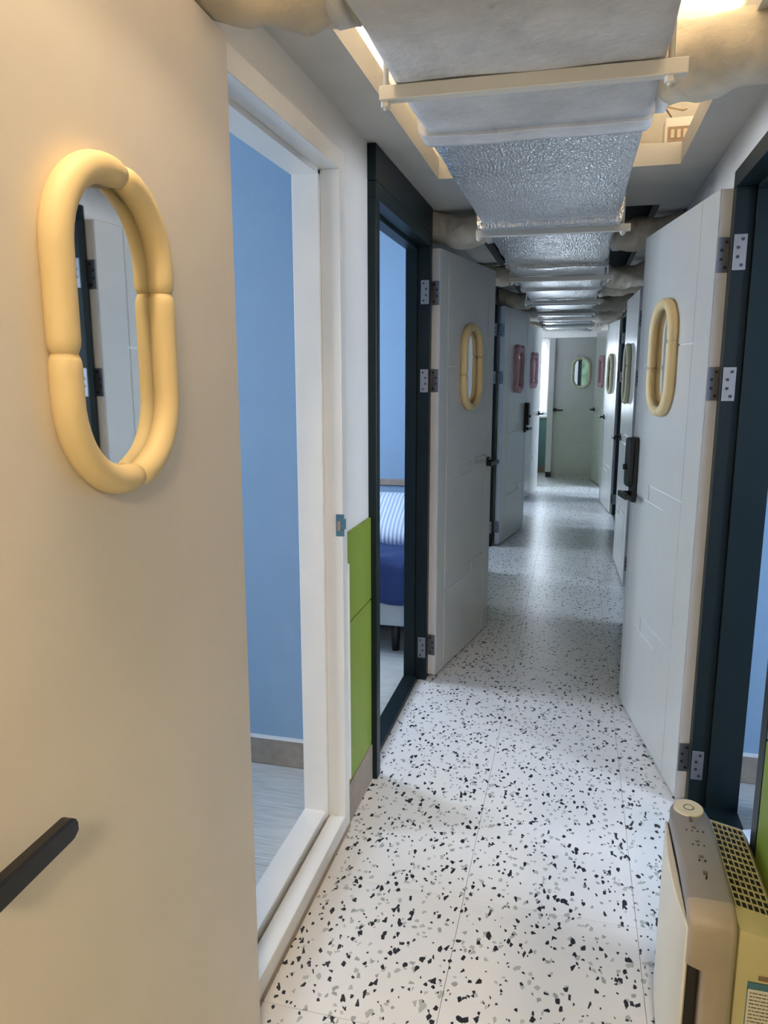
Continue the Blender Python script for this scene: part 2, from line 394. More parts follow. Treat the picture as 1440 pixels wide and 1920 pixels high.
# ------------------------------------------------------------------ rooms behind the doors
rk = 0
for s, y0, y1, key, pw, yc in ROOMS:
    rk += 1
    xi, xo = (XLB, RX0) if s == 'L' else (XRB, RX1)
    sg = -1 if s == 'L' else 1
    ops = sorted([o for o in OPEN if o[0] == s and o[1] < y1 and o[2] > y0], key=lambda o: o[1])
    m = MB(); yy = y0
    for o in ops:
        m.box(xi, xi+sg*0.004, yy, o[1]-0.05, 0, 2.40); yy = o[2]+0.05; m.box(xi, xi+sg*0.004, o[1]-0.05, o[2]+0.05, o[3]+0.04, 2.40)
    m.box(xi, xi+sg*0.004, yy, y1, 0, 2.40)
    m.box(xi, xo, y1, y1+0.02, 0, 2.40); m.box(xi, xo, y0-0.02, y0, 0, 2.40)
    w0, w1 = yc-WHW, yc+WHW
    for a, b, c, d in ((y0, w0, 0, 2.4), (w1, y1, 0, 2.4), (w0, w1, 0, WIN[0]), (w0, w1, WIN[1], 2.4)): m.box(xo, xo+sg*0.1, a, b, c, d)
    side = {'L': 'left', 'R': 'right'}[s]
    nm = 'wall_%s_room' % side
    w = m.build(nm, key, label='%s walls of the %s %s-hand room' % ({'blue': 'light blue', 'green_leaf': 'green leaf-patterned'}[key], ['', 'first', 'second', 'third', 'fourth', 'fifth', 'first', 'second', 'third', 'fourth'][rk], side), cat='wall', kind='structure')
    mm = MB(); mm.box(xi+sg*0.03, xo, y1-0.012, y1, 0.003, 0.105, 0.002); mm.build('baseboard', 'skirting', w)
    mm = MB(); mm.box(xi+sg*0.03, xo, y1-0.014, y1, 0.105, 0.113); mm.build('baseboard_cap', 'frame_white', w)
    MB().box(xi, xo, y0, y1, 2.40, 2.42).build('ceiling_%s_room' % side, 'soffit', label='pale ceiling of the %s %s-hand room' % (['', 'first', 'second', 'third', 'fourth', 'fifth', 'first', 'second', 'third', 'fourth'][rk], side), cat='ceiling', kind='structure')
    f = MB().box(xi, xo, y0, y1, -0.05, -0.002).build('floor_%s_room' % side, 'grout', label='pale grey plank floor of the %s %s-hand room' % (['', 'first', 'second', 'third', 'fourth', 'fifth', 'first', 'second', 'third', 'fourth'][rk], side), cat='floor', kind='structure')
    near = rk in (1, 2, 6)
    pwid = 0.19 if near else 0.38
    yy = y0; q = 0
    while yy < y1-0.01:
        ye = min(yy+pwid, y1)
        off = (0.0, 0.45, 0.8)[q % 3]; xs = [xi, xi+sg*(0.5+off), xo] if near else [xi, xo]
        for i in range(len(xs)-1):
            MB().box(xs[i], xs[i+1]-sg*0.001, yy+0.0010, ye-0.0010, -0.002, 0.002, 0.0010).build('plank', 'plank', f)
        yy = ye; q += 1

# ------------------------------------------------------------------ door frames (trims)
TRIM_LABEL = {('L', 0): 'white painted door frame with raised threshold, nearest on left', ('L', 1): 'dark green door frame reaching the ceiling, left side nearest',
  ('L', 2): 'dark door frame of the second open white door on left', ('L', 3): 'dark door frame behind the pink-mirror door furthest left', ('L', 4): 'dark door frame on left near the end window',
  ('R', 0): 'dark teal door frame behind the air purifier on right', ('R', 1): 'dark door frame behind the big keypad door on right', ('R', 2): 'dark door frame third along the right wall', ('R', 3): 'dark door frame furthest along the right wall'}
tn = 0; cnt = {'L': 0, 'R': 0}
for s, y0, y1, zh, style, tocei in OPEN:
    tn += 1
    i = cnt[s]; cnt[s] += 1
    sg = -1 if s == 'L' else 1          # direction away from the corridor
    white = style == 'white'
    xw = XL if s == 'L' else XR
    xf = xw-sg*(0.013 if white else 0.028) if s == 'L' else xw-0.010
    xb = -0.768 if white else (XLB if s == 'L' else XRB)+sg*0.012
    mat = 'frame_white' if white else 'dark_frame'
    cw = 0.045
    r = thing('trim_%d' % tn, (0, 0, 0), label=TRIM_LABEL[(s, i)], cat='door frame', kind='structure')
    xs1 = xf+sg*0.055; xs2 = xf+sg*0.100
    def jamb(ya, yb, inward):
        m = MB()
        ri = yb if inward > 0 else ya   # reveal face coordinate
        ro = ya if inward > 0 else yb
        m.box(xf, xs1, ro, ri, 0, zh+0.0, 0.0015)
        m.box(xs1-0.0, xb, ro+inward*0.004, ri+inward*0.014, 0, zh, 0.0015)
        return m
    jamb(y0-cw, y0, 1).build('near_jamb', mat, r)
    jamb(y1, y1+cw, -1).build('far_jamb', mat, r)
    top = ZC-0.002 if tocei else zh+0.05
    m = MB(); m.box(xf, xs1, y0-cw, y1+cw, zh, zh+0.05, 0.0015); m.box(xs1, xb, y0-cw+0.004, y1+cw-0.004, zh-0.014, zh+0.045, 0.0015)
    m.build('head', mat, r)
    if tocei: MB().box(xf, xw+sg*0.002, y0-cw, y1+cw, zh+0.052, top, 0.0015).build('transom_panel', mat, r, label='dark green panel above the doorway up to the ceiling')
    if white:
        m = MB(); m.box(xf, xs1-0.004*sg, y0-0.06, y1, 0.003, 0.058, 0.002); m.box(xs1+0.004*sg, xb, y0-0.06, y1, 0.003, 0.075, 0.002); m.build('threshold', mat, r, label='white stepped wooden threshold')
        MB().box(xf+0.004, xf-0.002, y0-0.06, y1+0.04, 0.0, 0.012).build('threshold_seam', 'skirting', r)
    else:
        m = MB(); m.box(xw+sg*0.012, xb, y0-0.002, y1+0.002, 0.001, 0.020, 0.002); m.build('threshold', mat, r)
# strike plate on the white frame
tr1 = bpy.data.objects['trim_1']
m = MB(); m.box(-0.657, -0.632, 2.0270, 2.0300, 0.955, 1.02, 0.001); m.box(-0.642, -0.626, 2.022, 2.0285, 0.978, 1.008, 0.001); m.build('strike_plate', 'strike_blue', tr1, label='metal strike plate with blue film')
MB().box(-0.652, -0.643, 2.0255, 2.0275, 0.972, 1.000).build('strike_hole', 'copper', tr1)
# thin pale batten on the frame edge
MB().box(-0.640, -0.634, 2.074, 2.086, 0.16, 0.86, 0.001).build('edge_batten', 'frame_white', tr1)

# ------------------------------------------------------------------ doors
DW, DT, DZ0, DZ1 = 0.80, 0.040, 0.012, 1.950
SH = {}
def shared(key, fn):
    if key not in SH: SH[key] = fn()
    return SH[key]
def put(name, key, fn, mat, parent, label=None):
    me = shared(key, fn)
    if not me.materials: me.materials.append(MATS[mat])
    o = link(name, me, parent); tag(o, label); return o
def leaf_fields(g_h, g_f):
    """outlines on the visible face in (s, z), s running left to right as seen; given for hinge on the left"""
    a, b = g_h, DW-g_f; c = 0.5*(a+b); hw = 0.095
    mot = (0.435, 0.965, 1.485); hh = 0.032; g = 0.003
    F = []
    F.append([(0.0, DZ0), (a-g, DZ0), (a-g, DZ1), (0.0, DZ1)]); F.append([(b+g, DZ0), (DW, DZ0), (DW, DZ1), (b+g, DZ1)])
    zs = [None]+list(mot)+[None]
    for k in range(4):
        lo, hi = zs[k], zs[k+1]
        pts = []
        if lo is None: pts += [(a+g, DZ0), (b-g, DZ0)]
        else: pts += [(a+g, lo-hh+g), (c-hw-g, lo-hh+g), (c-hw-g, lo+hh+g), (b-g, lo+hh+g)]
        if hi is None: pts += [(b-g, DZ1), (a+g, DZ1)]
        else: pts += [(b-g, hi+hh-g), (c+hw+g, hi+hh-g), (c+hw+g, hi-hh-g), (a+g, hi-hh-g)]
        F.append(pts)
    for z in mot: F.append([(c-hw+g, z-hh+g), (c+hw-g, z-hh+g), (c+hw-g, z+hh-g), (c-hw+g, z+hh-g)])
    return F
def hinge_plate(parent, sgn, z, side):
    """three-knuckle hinge at the pin: plate on the leaf's edge, plate on the jamb, barrel"""
    h = 0.100
    o = put('hinge', ('hp', sgn), lambda: (lambda m: (m.box(-0.003, 0.000, sgn*0.003, sgn*0.036, -h/2, h/2, 0.0008), m)[1])(MB()).mesh('hinge'), 'steel', parent, 'steel butt hinge')
    o.location = (0, 0, z)
    b = put('barrel', ('hb', sgn), lambda: (lambda m: (m.tube([(-0.004, -sgn*0.006, -h/2), (-0.004, -sgn*0.006, h/2)], 0.0068, 12), m)[1])(MB()).mesh('barrel'), 'steel', o)
    for k, (dz, dy) in enumerate(((0.036, 0.012), (0.013, 0.025), (-0.013, 0.025), (-0.036, 0.012))):
        s_ = put('screw', ('hs',), lambda: MB().disc((0, 0, 0), 'x', 0.0048, -0.0016, 10).mesh('screw'), 'screw', o)
        s_.location = (-0.0028, sgn*dy, dz)
    return o
def lever(parent, sgn, u, z, face, dirn):
    def rose(): return MB().disc((0, 0, 0), 'y', 0.027, sgn*0.010, 20, 0.001).mesh('rose')
    def arm():
        m = MB(); m.tube([(0, sgn*0.008, 0), (0, sgn*0.050, 0)], 0.010, 12)
        m.prism([(-0.014, -0.011), (0.118, -0.010), (0.128, -0.004), (0.128, 0.006), (0.118, 0.011), (-0.010, 0.012), (-0.015, 0.0)], 'y', sgn*0.044, sgn*0.060, 0.0025)
        return m.mesh('lever')
    r = put('door_handle', ('rose', sgn), rose, 'black', parent, 'black lever handle'); r.location = (u, face, z)
    a = put('lever', ('arm', sgn), arm, 'black', r)
    if dirn < 0: a.rotation_euler = (0, math.pi, 0)
    return r
def keypad(parent, sgn, u, z, face, dirn):
    """tall smart lock, lower end narrower, with a lever"""
    def body():
        m = MB(); m.prism([(-0.034, -0.06), (-0.030, 0.155), (-0.024, 0.162), (0.024, 0.162), (0.030, 0.155), (0.034, -0.06), (0.034, -0.095), (0.024, -0.105), (-0.024, -0.105), (-0.034, -0.095)], 'y', 0, sgn*0.018, 0.003)
        m.prism([(-0.033, -0.018), (-0.033, 0.150), (-0.024, 0.160), (0.024, 0.160), (0.033, 0.150), (0.033, -0.018), (0.022, -0.040), (-0.022, -0.040)], 'y', sgn*0.016, sgn*0.040, 0.005)
        return m.mesh('lock_body')
    b = put('lock', ('lock', sgn), body, 'black', parent, 'black keypad lock with lever'); b.location = (u, face, z)
    def arm():
        m = MB(); m.tube([(0, sgn*0.016, -0.070), (0, sgn*0.055, -0.070)], 0.011, 12)
        m.prism([(-0.014, -0.082), (0.110, -0.081), (0.120, -0.074), (0.120, -0.064), (0.110, -0.058), (-0.012, -0.058)], 'y', sgn*0.050, sgn*0.066, 0.0025); return m.mesh('lever')
    a = put('lever', ('karm', sgn), arm, 'black', b)
    if dirn < 0: a.scale = (-1, 1, 1)
    d = put('thumb_turn', ('kt', sgn), lambda: MB().disc((0, sgn*0.038, 0.04), 'y', 0.012, sgn*0.014, 14, 0.001).mesh('thumb_turn'), 'black_matt', b)
    k = put('latch_label', ('kl', sgn), lambda: MB().box(-0.0345, -0.0355, sgn*0.004, sgn*0.014, -0.088, -0.035).mesh('latch_label') if False else MB().box(0.0338, 0.0352, sgn*0.004, sgn*0.015, -0.088, -0.035).mesh('latch_label'), 'pink_key', b)
    k2 = k
    if dirn > 0: k2.scale = (-1, 1, 1)
    return b
DN = [0]
def door(side, pin, ang, label, lock='lever', g_h=0.15, g_f=0.075, plain=False, hinges=True, back_handle=True):
    """side: wall it hangs on. ang: radians the leaf leaves the wall line; returns (root, sgn, face y)"""
    DN[0] += 1
    sgn = 1 if side == 'R' else -1
    rot = math.pi/2+ang if side == 'R' else math.pi/2-ang
    d = thing('door_%d' % DN[0], (pin[0], pin[1], 0), rot, label=label, cat='door', kind='structure')
    mat = 'cream_door' if plain else 'door_white'
    if plain:
        put('leaf', ('plain', sgn), lambda: MB().box(0, DW, 0, sgn*DT, DZ0, DZ1, 0.002, 2).mesh('leaf'), mat, d)
        face = sgn*DT
    else:
        lf = put('leaf', ('core', sgn), lambda: MB().box(0.0, DW, 0, sgn*(DT-0.004), DZ0, DZ1, 0.001).mesh('leaf'), 'door_edge', d)
        for k, pts in enumerate(leaf_fields(g_h, g_f)):
            def mk(pts=pts, k=k):
                P = [((DW-p[0]) if False else p[0], p[1]) for p in pts]
                if side == 'R': # hinge on the right as seen: mirror the layout, keep the motif's handedness
                    P = None
                    pp = leaf_fields(g_f, g_h)[k]
                    P = [(DW-p[0], p[1]) for p in pp]
                hi = sgn*DT if k < 6 else sgn*(DT-0.0025)
                return MB().prism(P, 'y', sgn*(DT-0.0045), hi, 0.0018).mesh('panel')
            put('panel', ('fld', side, k, g_h, g_f), mk, 'door_white', lf)
        face = sgn*DT
    if hinges:
        for z in (1.765, 1.390, 0.160): hinge_plate(d, sgn, z, side)
    if lock == 'lever': lever(d, sgn, DW-0.062, 0.955, face, -1)
    elif lock == 'keypad': keypad(d, sgn, DW-0.060, 1.005, face, -1)
    return d, sgn, face
def jamb_plates(side, pin, trim):
    """the fixed half of each hinge sits on the far jamb's reveal"""
    sg = -1 if side == 'L' else 1
    for z in (1.765, 1.390, 0.160):
        y = trim[1]
        m = MB(); m.box(0, sg*0.036, -0.0030, 0.0, -0.05, 0.05, 0.0008)
        o = m.build('hinge_plate', 'steel', trim[0]); o.location = (trim[2]+sg*0.004, y, z)
        for dz, dx in ((0.036, 0.024), (0.013, 0.013), (-0.013, 0.013), (-0.036, 0.024)):
            q = put('screw', ('js',), lambda: MB().disc((0, 0, 0), 'y', 0.0048, -0.0016, 10).mesh('screw'), 'screw', o); q.location = (sg*dx, -0.0028, dz)

# ------------------------------------------------------------------ mirrors that hang on the doors
def stadium(hw, hh, cr, n=14):
    """rounded-rect centreline, counter-clockwise from the right side"""
    pts = []
    for cx, cz, a0 in ((hw-cr, hh-cr, 0), (-(hw-cr), hh-cr, 90), (-(hw-cr), -(hh-cr), 180), (hw-cr, -(hh-cr), 270)):
        for i in range(n+1):
            a = math.radians(a0+90*i/n); pts.append((cx+cr*math.cos(a), cz+cr*math.sin(a)))
    return pts
def resample(pts, step):
    out = []; n = len(pts); L = 0
    for i in range(n):
        a, b = Vector(pts[i]), Vector(pts[(i+1) % n]); d = (b-a).length
        k = max(1, int(d/step))
        for j in range(k): out.append(a.lerp(b, j/k))
    return out
def tube_mirror(name, parent_door, sgn, face, u, z, kind, label, group=None):
    """placed with the door's transform but a thing of its own; local x = along the leaf, seen side = sgn*y"""
    root = thing(name, (0, 0, 0), 0, label=label, cat='mirror', group=group)
    mtx = Matrix.Translation(parent_door.location) @ Matrix.Rotation(parent_door.rotation_euler[2], 4, 'Z') @ Matrix.Translation((u, face, z))
    root.location = mtx.to_translation(); root.rotation_euler = parent_door.rotation_euler
    r = 0.0190
    hw, hh, cr = 0.114, 0.190, 0.106
    seen = -1 if sgn > 0 else 1         # +s (rightwards as seen) in local x
    matn = {'cream': 'cream_tube', 'pale': 'pale_tube', 'khaki': 'khaki_tube', 'pink': 'pink_tube'}[kind]
    if kind in ('cream', 'khaki', 'pale'):
        P = resample(stadium(hw, hh, cr, 12), 0.007)
        # seam positions as seen: right side upper, left side lower, top right of centre, bottom right of centre
        marks = [(hw, 0.055), (0.020, hh), (-hw, -0.035), (0.020, -hh)]
        idx = sorted(min(range(len(P)), key=lambda i: (P[i]-Vector(q)).length) for q in marks)
        n = len(P)
        def seg(k):
            a, b = idx[k], idx[(k+1) % 4]
            if b <= a: b += n
            pts = [P[i % n] for i in range(a, b+1)]
            # shorten a hair and round the ends
            L = len(pts); R = []
            for i in range(L):
                e = min(i, L-1-i); R.append(r*(0.80 if e == 0 else 0.95 if e == 1 else 1.0))
            return MB().tube([(seen*p.x, sgn*(r*0.80), p.y) for p in pts], R, 18).mesh('frame_segment')
        for k in range(4): put('frame_segment', ('seg', kind, sgn, k), lambda k=k: seg(k), matn, root)
        put('mirror_glass', ('mg', sgn), lambda: MB().prism(stadium(hw-0.004, hh-0.004, cr-0.004, 10), 'y', sgn*0.001, sgn*0.006).mesh('mirror_glass'), 'mirror', root)
    else:
        def wavy():
            m = MB(); n = 96; out = []
            for i in range(n):
                a = 2*math.pi*i/n
                c, s = math.cos(a), math.sin(a)
                e = 0.25
                x = math.copysign(abs(c)**e, c)*0.125; y = math.copysign(abs(s)**e, s)*0.195
                wv = 1
                x += 0.010*math.sin(y*2*math.pi/0.085)*(1 if abs(c) > 0.3 else 0)*math.copysign(1, c); y += 0.009*math.sin(x*2*math.pi/0.085)*(1 if abs(s) > 0.6 else 0)
                out.append((x, y))
            inner = [(p[0]*0.62, p[1]*0.70) for p in out]
            b = m.bm; rows = []
            for w, lift in ((0.0, 0.0), (0.0, 0.020), (0.25, 0.032), (0.6, 0.034), (0.9, 0.026), (1.0, 0.010)):
                rows.append([b.verts.new((seen*(p[0]*(1-w)+q[0]*w), sgn*lift, p[1]*(1-w)+q[1]*w)) for p, q in zip(out, inner)])
            for A, B2 in zip(rows, rows[1:]):
                for i in range(n):
                    f = b.faces.new((A[i], A[(i+1) % n], B2[(i+1) % n], B2[i])); f.smooth = True
            return m.mesh('wavy_frame')
        put('wavy_frame', ('wavy', sgn), wavy, matn, root)
        put('mirror_glass', ('wg', sgn), lambda: MB().box(-0.084, 0.084, sgn*0.006, sgn*0.012, -0.142, 0.142, 0.001).mesh('mirror_glass'), 'mirror', root)
    return root

PINX_L, PINX_R = -0.624, 0.424
def trim_info(i, far):
    t = bpy.data.objects['trim_%d' % i]
    return t
D = {}
def add_door(key, side, pin, angd, label, **kw):
    D[key] = door(side, pin, math.radians(angd), label, **kw); return D[key]
add_door('L1', 'L', (PINX_L, 3.315), 11.2, 'grey-white open door on left with cream oval mirror and round lever', g_h=0.105, g_f=0.105)
add_door('L2', 'L', (PINX_L+0.02, 6.175), 10.5, 'grey-white open door on left with pink wavy mirror and keypad lock', lock='keypad')
add_door('L3', 'L', (PINX_L+0.02, 8.485), 11.5, 'furthest open door on left, beside the bright window')
add_door('R1', 'R', (PINX_R, 2.485), 10.0, 'large grey-white open door on right with cream mirror and keypad lock', lock='keypad', g_f=0.06)
add_door('Rb', 'R', (0.410, 5.14), 2.0, 'glossy open door on right just beyond the large keypad door')
add_door('R2', 'R', (0.436, 7.905), 6.0, 'glossy open door on right hinged in the dark frame halfway down')
add_door('R3', 'R', (PINX_R, 9.685), 10.0, 'open door with pink mirror seen edge-on beside the end door')
add_door('E', 'R', (0.455, 10.46), 71.0, 'pale door closing the view at the corridor end', g_h=0.10, g_f=0.14)
for k, i in (('L1', 2), ('L2', 3), ('L3', 4), ('R1', 6), ('Rb', 7), ('R2', 8), ('R3', 9)):
    s = k[0]; o = OPEN[i-1]
    xf = (XL+0.028) if s == 'L' else (XR-0.010)
    jamb_plates(s, None, (bpy.data.objects['trim_%d' % i], o[2], xf))
# nearest door, folded right back against the left wall: its pin is on the near jamb, leaf runs towards the viewer
DN[0] += 1
TH = math.radians(2.0)
d0 = thing('door_%d' % DN[0], (-0.638, 1.278, 0), -math.pi/2+TH, label='plain cream door folded flat against the left wall, nearest the viewer', cat='door', kind='structure')
MB().box(0, DW, 0, DT, DZ0, 1.985, 0.002, 2).build('leaf', 'cream_door', d0)
h0 = lever(d0, 1, DW-0.042, 0.925, DT, -1); h0.children[0].scale = (1, 1, 1.3)
D['L0'] = (d0, 1, DT)
def hang(key, u, z, kind, label):
    d, sgn, face = D[key]; return tube_mirror('wall_mirror', d, sgn, face, u, z, kind, label, 'mirrors hung on the doors')
D['E'][0].scale = (1, 1, 0.975)
hang('L0', 0.415, 1.475, 'cream', 'large cream tube-framed oval mirror on the cream door, nearest the viewer')
hang('L1', 0.400, 1.450, 'cream', 'cream oval mirror on the first open grey door on left')
hang('R1', 0.430, 1.475, 'cream', 'cream oval mirror on the large keypad door on right')
hang('E', 0.395, 1.435, 'pale', 'small cream-framed mirror with green reflection on the end door')
hang('L2', 0.43, 1.46, 'pink', 'pink wavy-framed mirror on the keypad door on left')
hang('L3', 0.43, 1.46, 'pink', 'pink wavy-framed mirror on the furthest left door by the window')
hang('R3', 0.36, 1.45, 'pink', 'dull pink wavy mirror edge-on beside the end door')
hang('Rb', 0.40, 1.42, 'khaki', 'khaki tube mirror seen edge-on, nearer of two on right')
hang('R2', 0.36, 1.42, 'khaki', 'khaki tube mirror seen edge-on, further of two on right')

# white post beside the end door
m = MB(); m.box(-0.365, -0.285, 10.62, 10.80, 0.07, 1.90, 0.006); po = m.build('trim_10', 'frame_white', label='white boxed post between the end window and end door', cat='trim', kind='structure')
MB().box(-0.355, -0.285, 10.625, 10.79, 0.0, 0.07).build('post_foot', 'black', po)

# ------------------------------------------------------------------ main duct, hangers, branch ducts
DX0, DX1, DZB, DZT = -0.372, 0.128, 1.972, 2.235
duct = thing('air_duct', ((DX0+DX1)/2, 5.0, DZB), label='long rectangular foil-wrapped ventilation duct hung along the ceiling', cat='duct')
duct_off = Vector(duct.location)
def duct_part(m, name, mat):
    o = m.build(name, mat, duct); o.location = -duct_off; return o
JO = [0.25, 1.86, 2.98, 4.12, 5.25, 6.35, 7.45, 8.5, 9.4, 10.15]
def section(y0, y1, x0, x1, z0, z1, mat, n):
    m = MB(); b = m.bm
    prof = []
    cr = 0.02
    for cx, cz, a0 in ((x1-cr, z0+cr, 270), (x1-cr, z1-cr, 0), (x0+cr, z1-cr, 90), (x0+cr, z0+cr, 180)):
        for i in range(4):
            a = math.radians(a0+30*i); prof.append((cx+cr*math.cos(a), cz+cr*math.sin(a)))
    # finer points along the bottom so it can sag and wrinkle
    full = []
    for i in range(len(prof)):
        p, q = Vector(prof[i]), Vector(prof[(i+1) % len(prof)])
        k = max(1, int((q-p).length/0.05))
        for j in range(k): full.append(p.lerp(q, j/k))
    rows = []
    for i in range(n+1):
        y = y0+(y1-y0)*i/n
        row = []
        for p in full:
            d = 0.0045*noise.noise((p.x*6, y*5, p.y*6)) + 0.002*noise.noise((p.x*19, y*15, p.y*14))
            row.append(b.verts.new((p.x+d, y, p.y+d)))
        rows.append(row)
    nn = len(full)
    for A, B2 in zip(rows, rows[1:]):
        for i in range(nn):
            f = b.faces.new((A[i], A[(i+1) % nn], B2[(i+1) % nn], B2[i])); f.smooth = True
    b.faces.new(rows[0]); b.faces.new(list(reversed(rows[-1])))
    return m
for i in range(len(JO)-1):
    a, b = JO[i], JO[i+1]
    if i == 0:
        duct_part(section(a, b-0.02, DX0+0.008, DX1+0.004, DZB-0.008, DZT+0.01, '', 30), 'duct_section', 'duct_matt')
    else:
        duct_part(section(a, b, DX0, DX1, DZB, DZT, '', 22), 'duct_section', 'foil')
    if i > 0:
        w = 0.045 if i == 1 else 0.035
        o = duct_part(section(a-0.035, a+w, DX0-0.012, DX1+0.012, DZB-0.014, DZT+0.012, '', 5), 'duct_flange', 'foil' if i > 1 else 'duct_matt')
HANG = [1.515, 3.06, 4.56, 6.0, 7.0, 7.9, 8.9, 9.9]
hl = ['nearest white crossbar hanging under the matt duct section', 'second white crossbar under the duct, by the first branch ducts', 'third crossbar under the foil duct', 'fourth crossbar under the foil duct', 'fifth crossbar under the foil duct', 'sixth crossbar under the foil duct', 'seventh crossbar under the foil duct', 'furthest crossbar under the foil duct near the end door']
for y, lb in zip(HANG, hl):
    x0, x1 = DX0-0.030, DX1+0.045
    first = y < 2
    if first: x0, x1 = -0.390, 0.166
    zt = DZB-0.010 if first else DZB-0.002
    hg = thing('duct_hanger', ((x0+x1)/2, y, zt-0.026), label=lb, cat='hanger', group='crossbars carrying the duct')
    def P(mm, nm, mat):
        o = mm.build(nm, mat, hg); o.location = -Vector(hg.location); return o
    P(MB().box(x0, x1, y-0.013, y+0.013, zt-0.026, zt, 0.0015), 'crossbar', 'bar_white')
    for x in ((x0+0.011, x1-0.028)):
        P(MB().tube([(x, y, zt-0.04), (x, y, ZP-0.005)], 0.0055, 8), 'threaded_rod', 'bar_white')
        P(MB().disc((x, y, zt-0.036), 'z', 0.010, 0.010, 6), 'nut', 'bar_white')
def branch(side, y, z, r, label, droop=0.02, x_in=None, yb=0.0):
    x0 = (DX0+0.004) if side == 'L' else (DX1-0.004)
    x1 = (XL-0.0) if side == 'L' else (XR+0.0)
    n = 44
    pts = []; R = []
    for i in range(n+1):
        t = i/n; x = x0+(x1-x0)*t
        pts.append((x, y+yb*t+0.010*math.sin(t*5+y), z+0.02*t-droop*math.sin(t*math.pi)))
        rr = r*(0.90+0.10*math.sin(min(1, t*3)*math.pi/2))*(1+0.05*math.sin(t*9+y*3))
        R.append(rr)
    d = thing('flexible_duct', ((x0+x1)/2, y, z), label=label, cat='flexible duct', group='flexible branch ducts')
    o = MB().tube(pts, R, 24, wob=0.20).build('sleeve', 'duct_cloth', d); o.location = -Vector(d.location)
    c = MB().tube([(x0+(0.012 if side == 'R' else -0.012), y, z), (x0+(0.040 if side == 'R' else -0.040), y+0.002, z-droop*0.2)], r*1.02, 20).build('collar', 'duct_matt', d); c.location = -Vector(d.location)
    return d
branch('R', 1.86, 2.060, 0.074, 'big crumpled beige branch duct at upper right over the purifier', 0.0, yb=-0.10)
branch('L', 1.27, 2.045, 0.070, 'beige branch duct end at upper left above the white frame', 0.01, yb=-0.05)
branch('L', 3.40, 2.045, 0.066, 'beige branch duct on left beside the tall dark frame', 0.025)
branch('R', 3.62, 2.025, 0.066, 'branch duct on right just past the second crossbar', 0.01)
branch('L', 5.02, 2.04, 0.062, 'second branch duct on left, above the first grey door tip', 0.015)
branch('R', 5.02, 2.03, 0.066, 'sagging branch duct on right above the second door', 0.03)
branch('L', 6.45, 2.03, 0.066, 'third branch duct on left over the pink-mirror door', 0.03)
branch('R', 5.75, 2.02, 0.058, 'thin branch duct on right tucked between two sagging ones', 0.0)
branch('R', 6.75, 2.02, 0.066, 'branch duct on right over the third door', 0.03)
branch('L', 8.1, 2.03, 0.066, 'fourth branch duct on left towards the window', 0.02)
branch('R', 8.1, 2.02, 0.066, 'branch duct on right near the far dark frame', 0.03)
branch('R', 9.3, 2.00, 0.066, 'last branch duct on right before the end door', 0.03)
branch('L', 9.5, 2.01, 0.066, 'last branch duct on left above the window', 0.03)

# cove fittings in the ceiling void, junction box, loose cables
for x, lb in ((-0.61, 'slim warm light batten hidden on the left ledge of the ceiling slot'), (0.39, 'slim warm light batten hidden on the right ledge of the ceiling slot')):
    t = thing('light_batten', (x, 1.45, ZC+0.07), label=lb, cat='light')
    MB().box(-0.014, 0.014, -1.15, 1.15, 0, 0.018, 0.002).build('housing', 'lamp_housing', t)
    MB().tube([(0, -1.13, 0.022), (0, 1.13, 0.022)], 0.008, 8).build('tube', 'lamp_glow', t)
t = thing('light_batten', (-0.43, 0.62, ZP-0.045), label='short warm light tube under the slab at upper left', cat='light')
MB().box(-0.016, 0.016, -0.46, 0.46, 0.02, 0.045, 0.002).build('housing', 'lamp_housing', t)
MB().tube([(0, -0.45, 0.012), (0, 0.45, 0.012)], 0.008, 8).build('tube', 'lamp_glow', t)
t = thing('ceiling_lamp', (0.22, -0.95, ZC), label='round warm ceiling lamp behind the viewer', cat='lamp')
MB().disc((0, 0, -0.03), 'z', 0.18, 0.03, 32, 0.004).build('housing', 'lamp_housing', t)
MB().disc((0, 0, -0.036), 'z', 0.16, 0.007, 32).build('diffuser', 'lamp_glow', t)
jb = thing('junction_box', (0.300, 2.90, ZC+0.07), label='small junction box with brown socket on the slot edge at upper right', cat='junction box')
MB().box(-0.045, 0.045, -0.03, 0.05, 0.0, 0.085, 0.003).build('housing', 'frame_white', jb)
MB().box(-0.036, 0.036, -0.032, -0.028, 0.008, 0.055).build('socket_face', 'port', jb)
for k in range(3): MB().box(-0.026+0.02*k, -0.014+0.02*k, -0.035, -0.031, 0.018, 0.046, 0.001).build('socket_key', 'junction', jb)
m = MB(); m.tube([(-0.50+0.0, 0.9+0.1*i, 2.19+0.05*math.sin(i*0.35+0.4)) if False else (-0.50+0.006*i, 0.95+0.085*i, 2.235-0.004*i+0.02*math.cos(i*0.5)) for i in range(15)], 0.0035, 6)
m.build('cable', 'cable', label='thin dark cable drooping in the left ceiling slot', cat='cable')
m = MB(); m.tube([(0.29, 2.93, 2.27), (0.25, 2.86, 2.30), (0.22, 2.80, 2.29), (0.24, 2.77, 2.275), (0.30, 2.78, 2.262), (0.315, 2.83, 2.28)], 0.0025, 6); m.build('cable', 'cable', label='thin looped cable above the junction box', cat='cable')

# ------------------------------------------------------------------ air purifier
pu = thing('air_purifier', (0.330, 1.50, 0), label='ivory air purifier with grey control strip standing by the right wall', cat='air purifier')
off = -Vector(pu.location)
def PP(m, name, mat, parent=None, label=None, sm=False):
    o = m.build(name, mat, parent or pu)
    if not parent: o.location = off
    tag(o, label)
    if sm: smooth(o)
    return o
PY0, PY1 = 1.305, 1.690
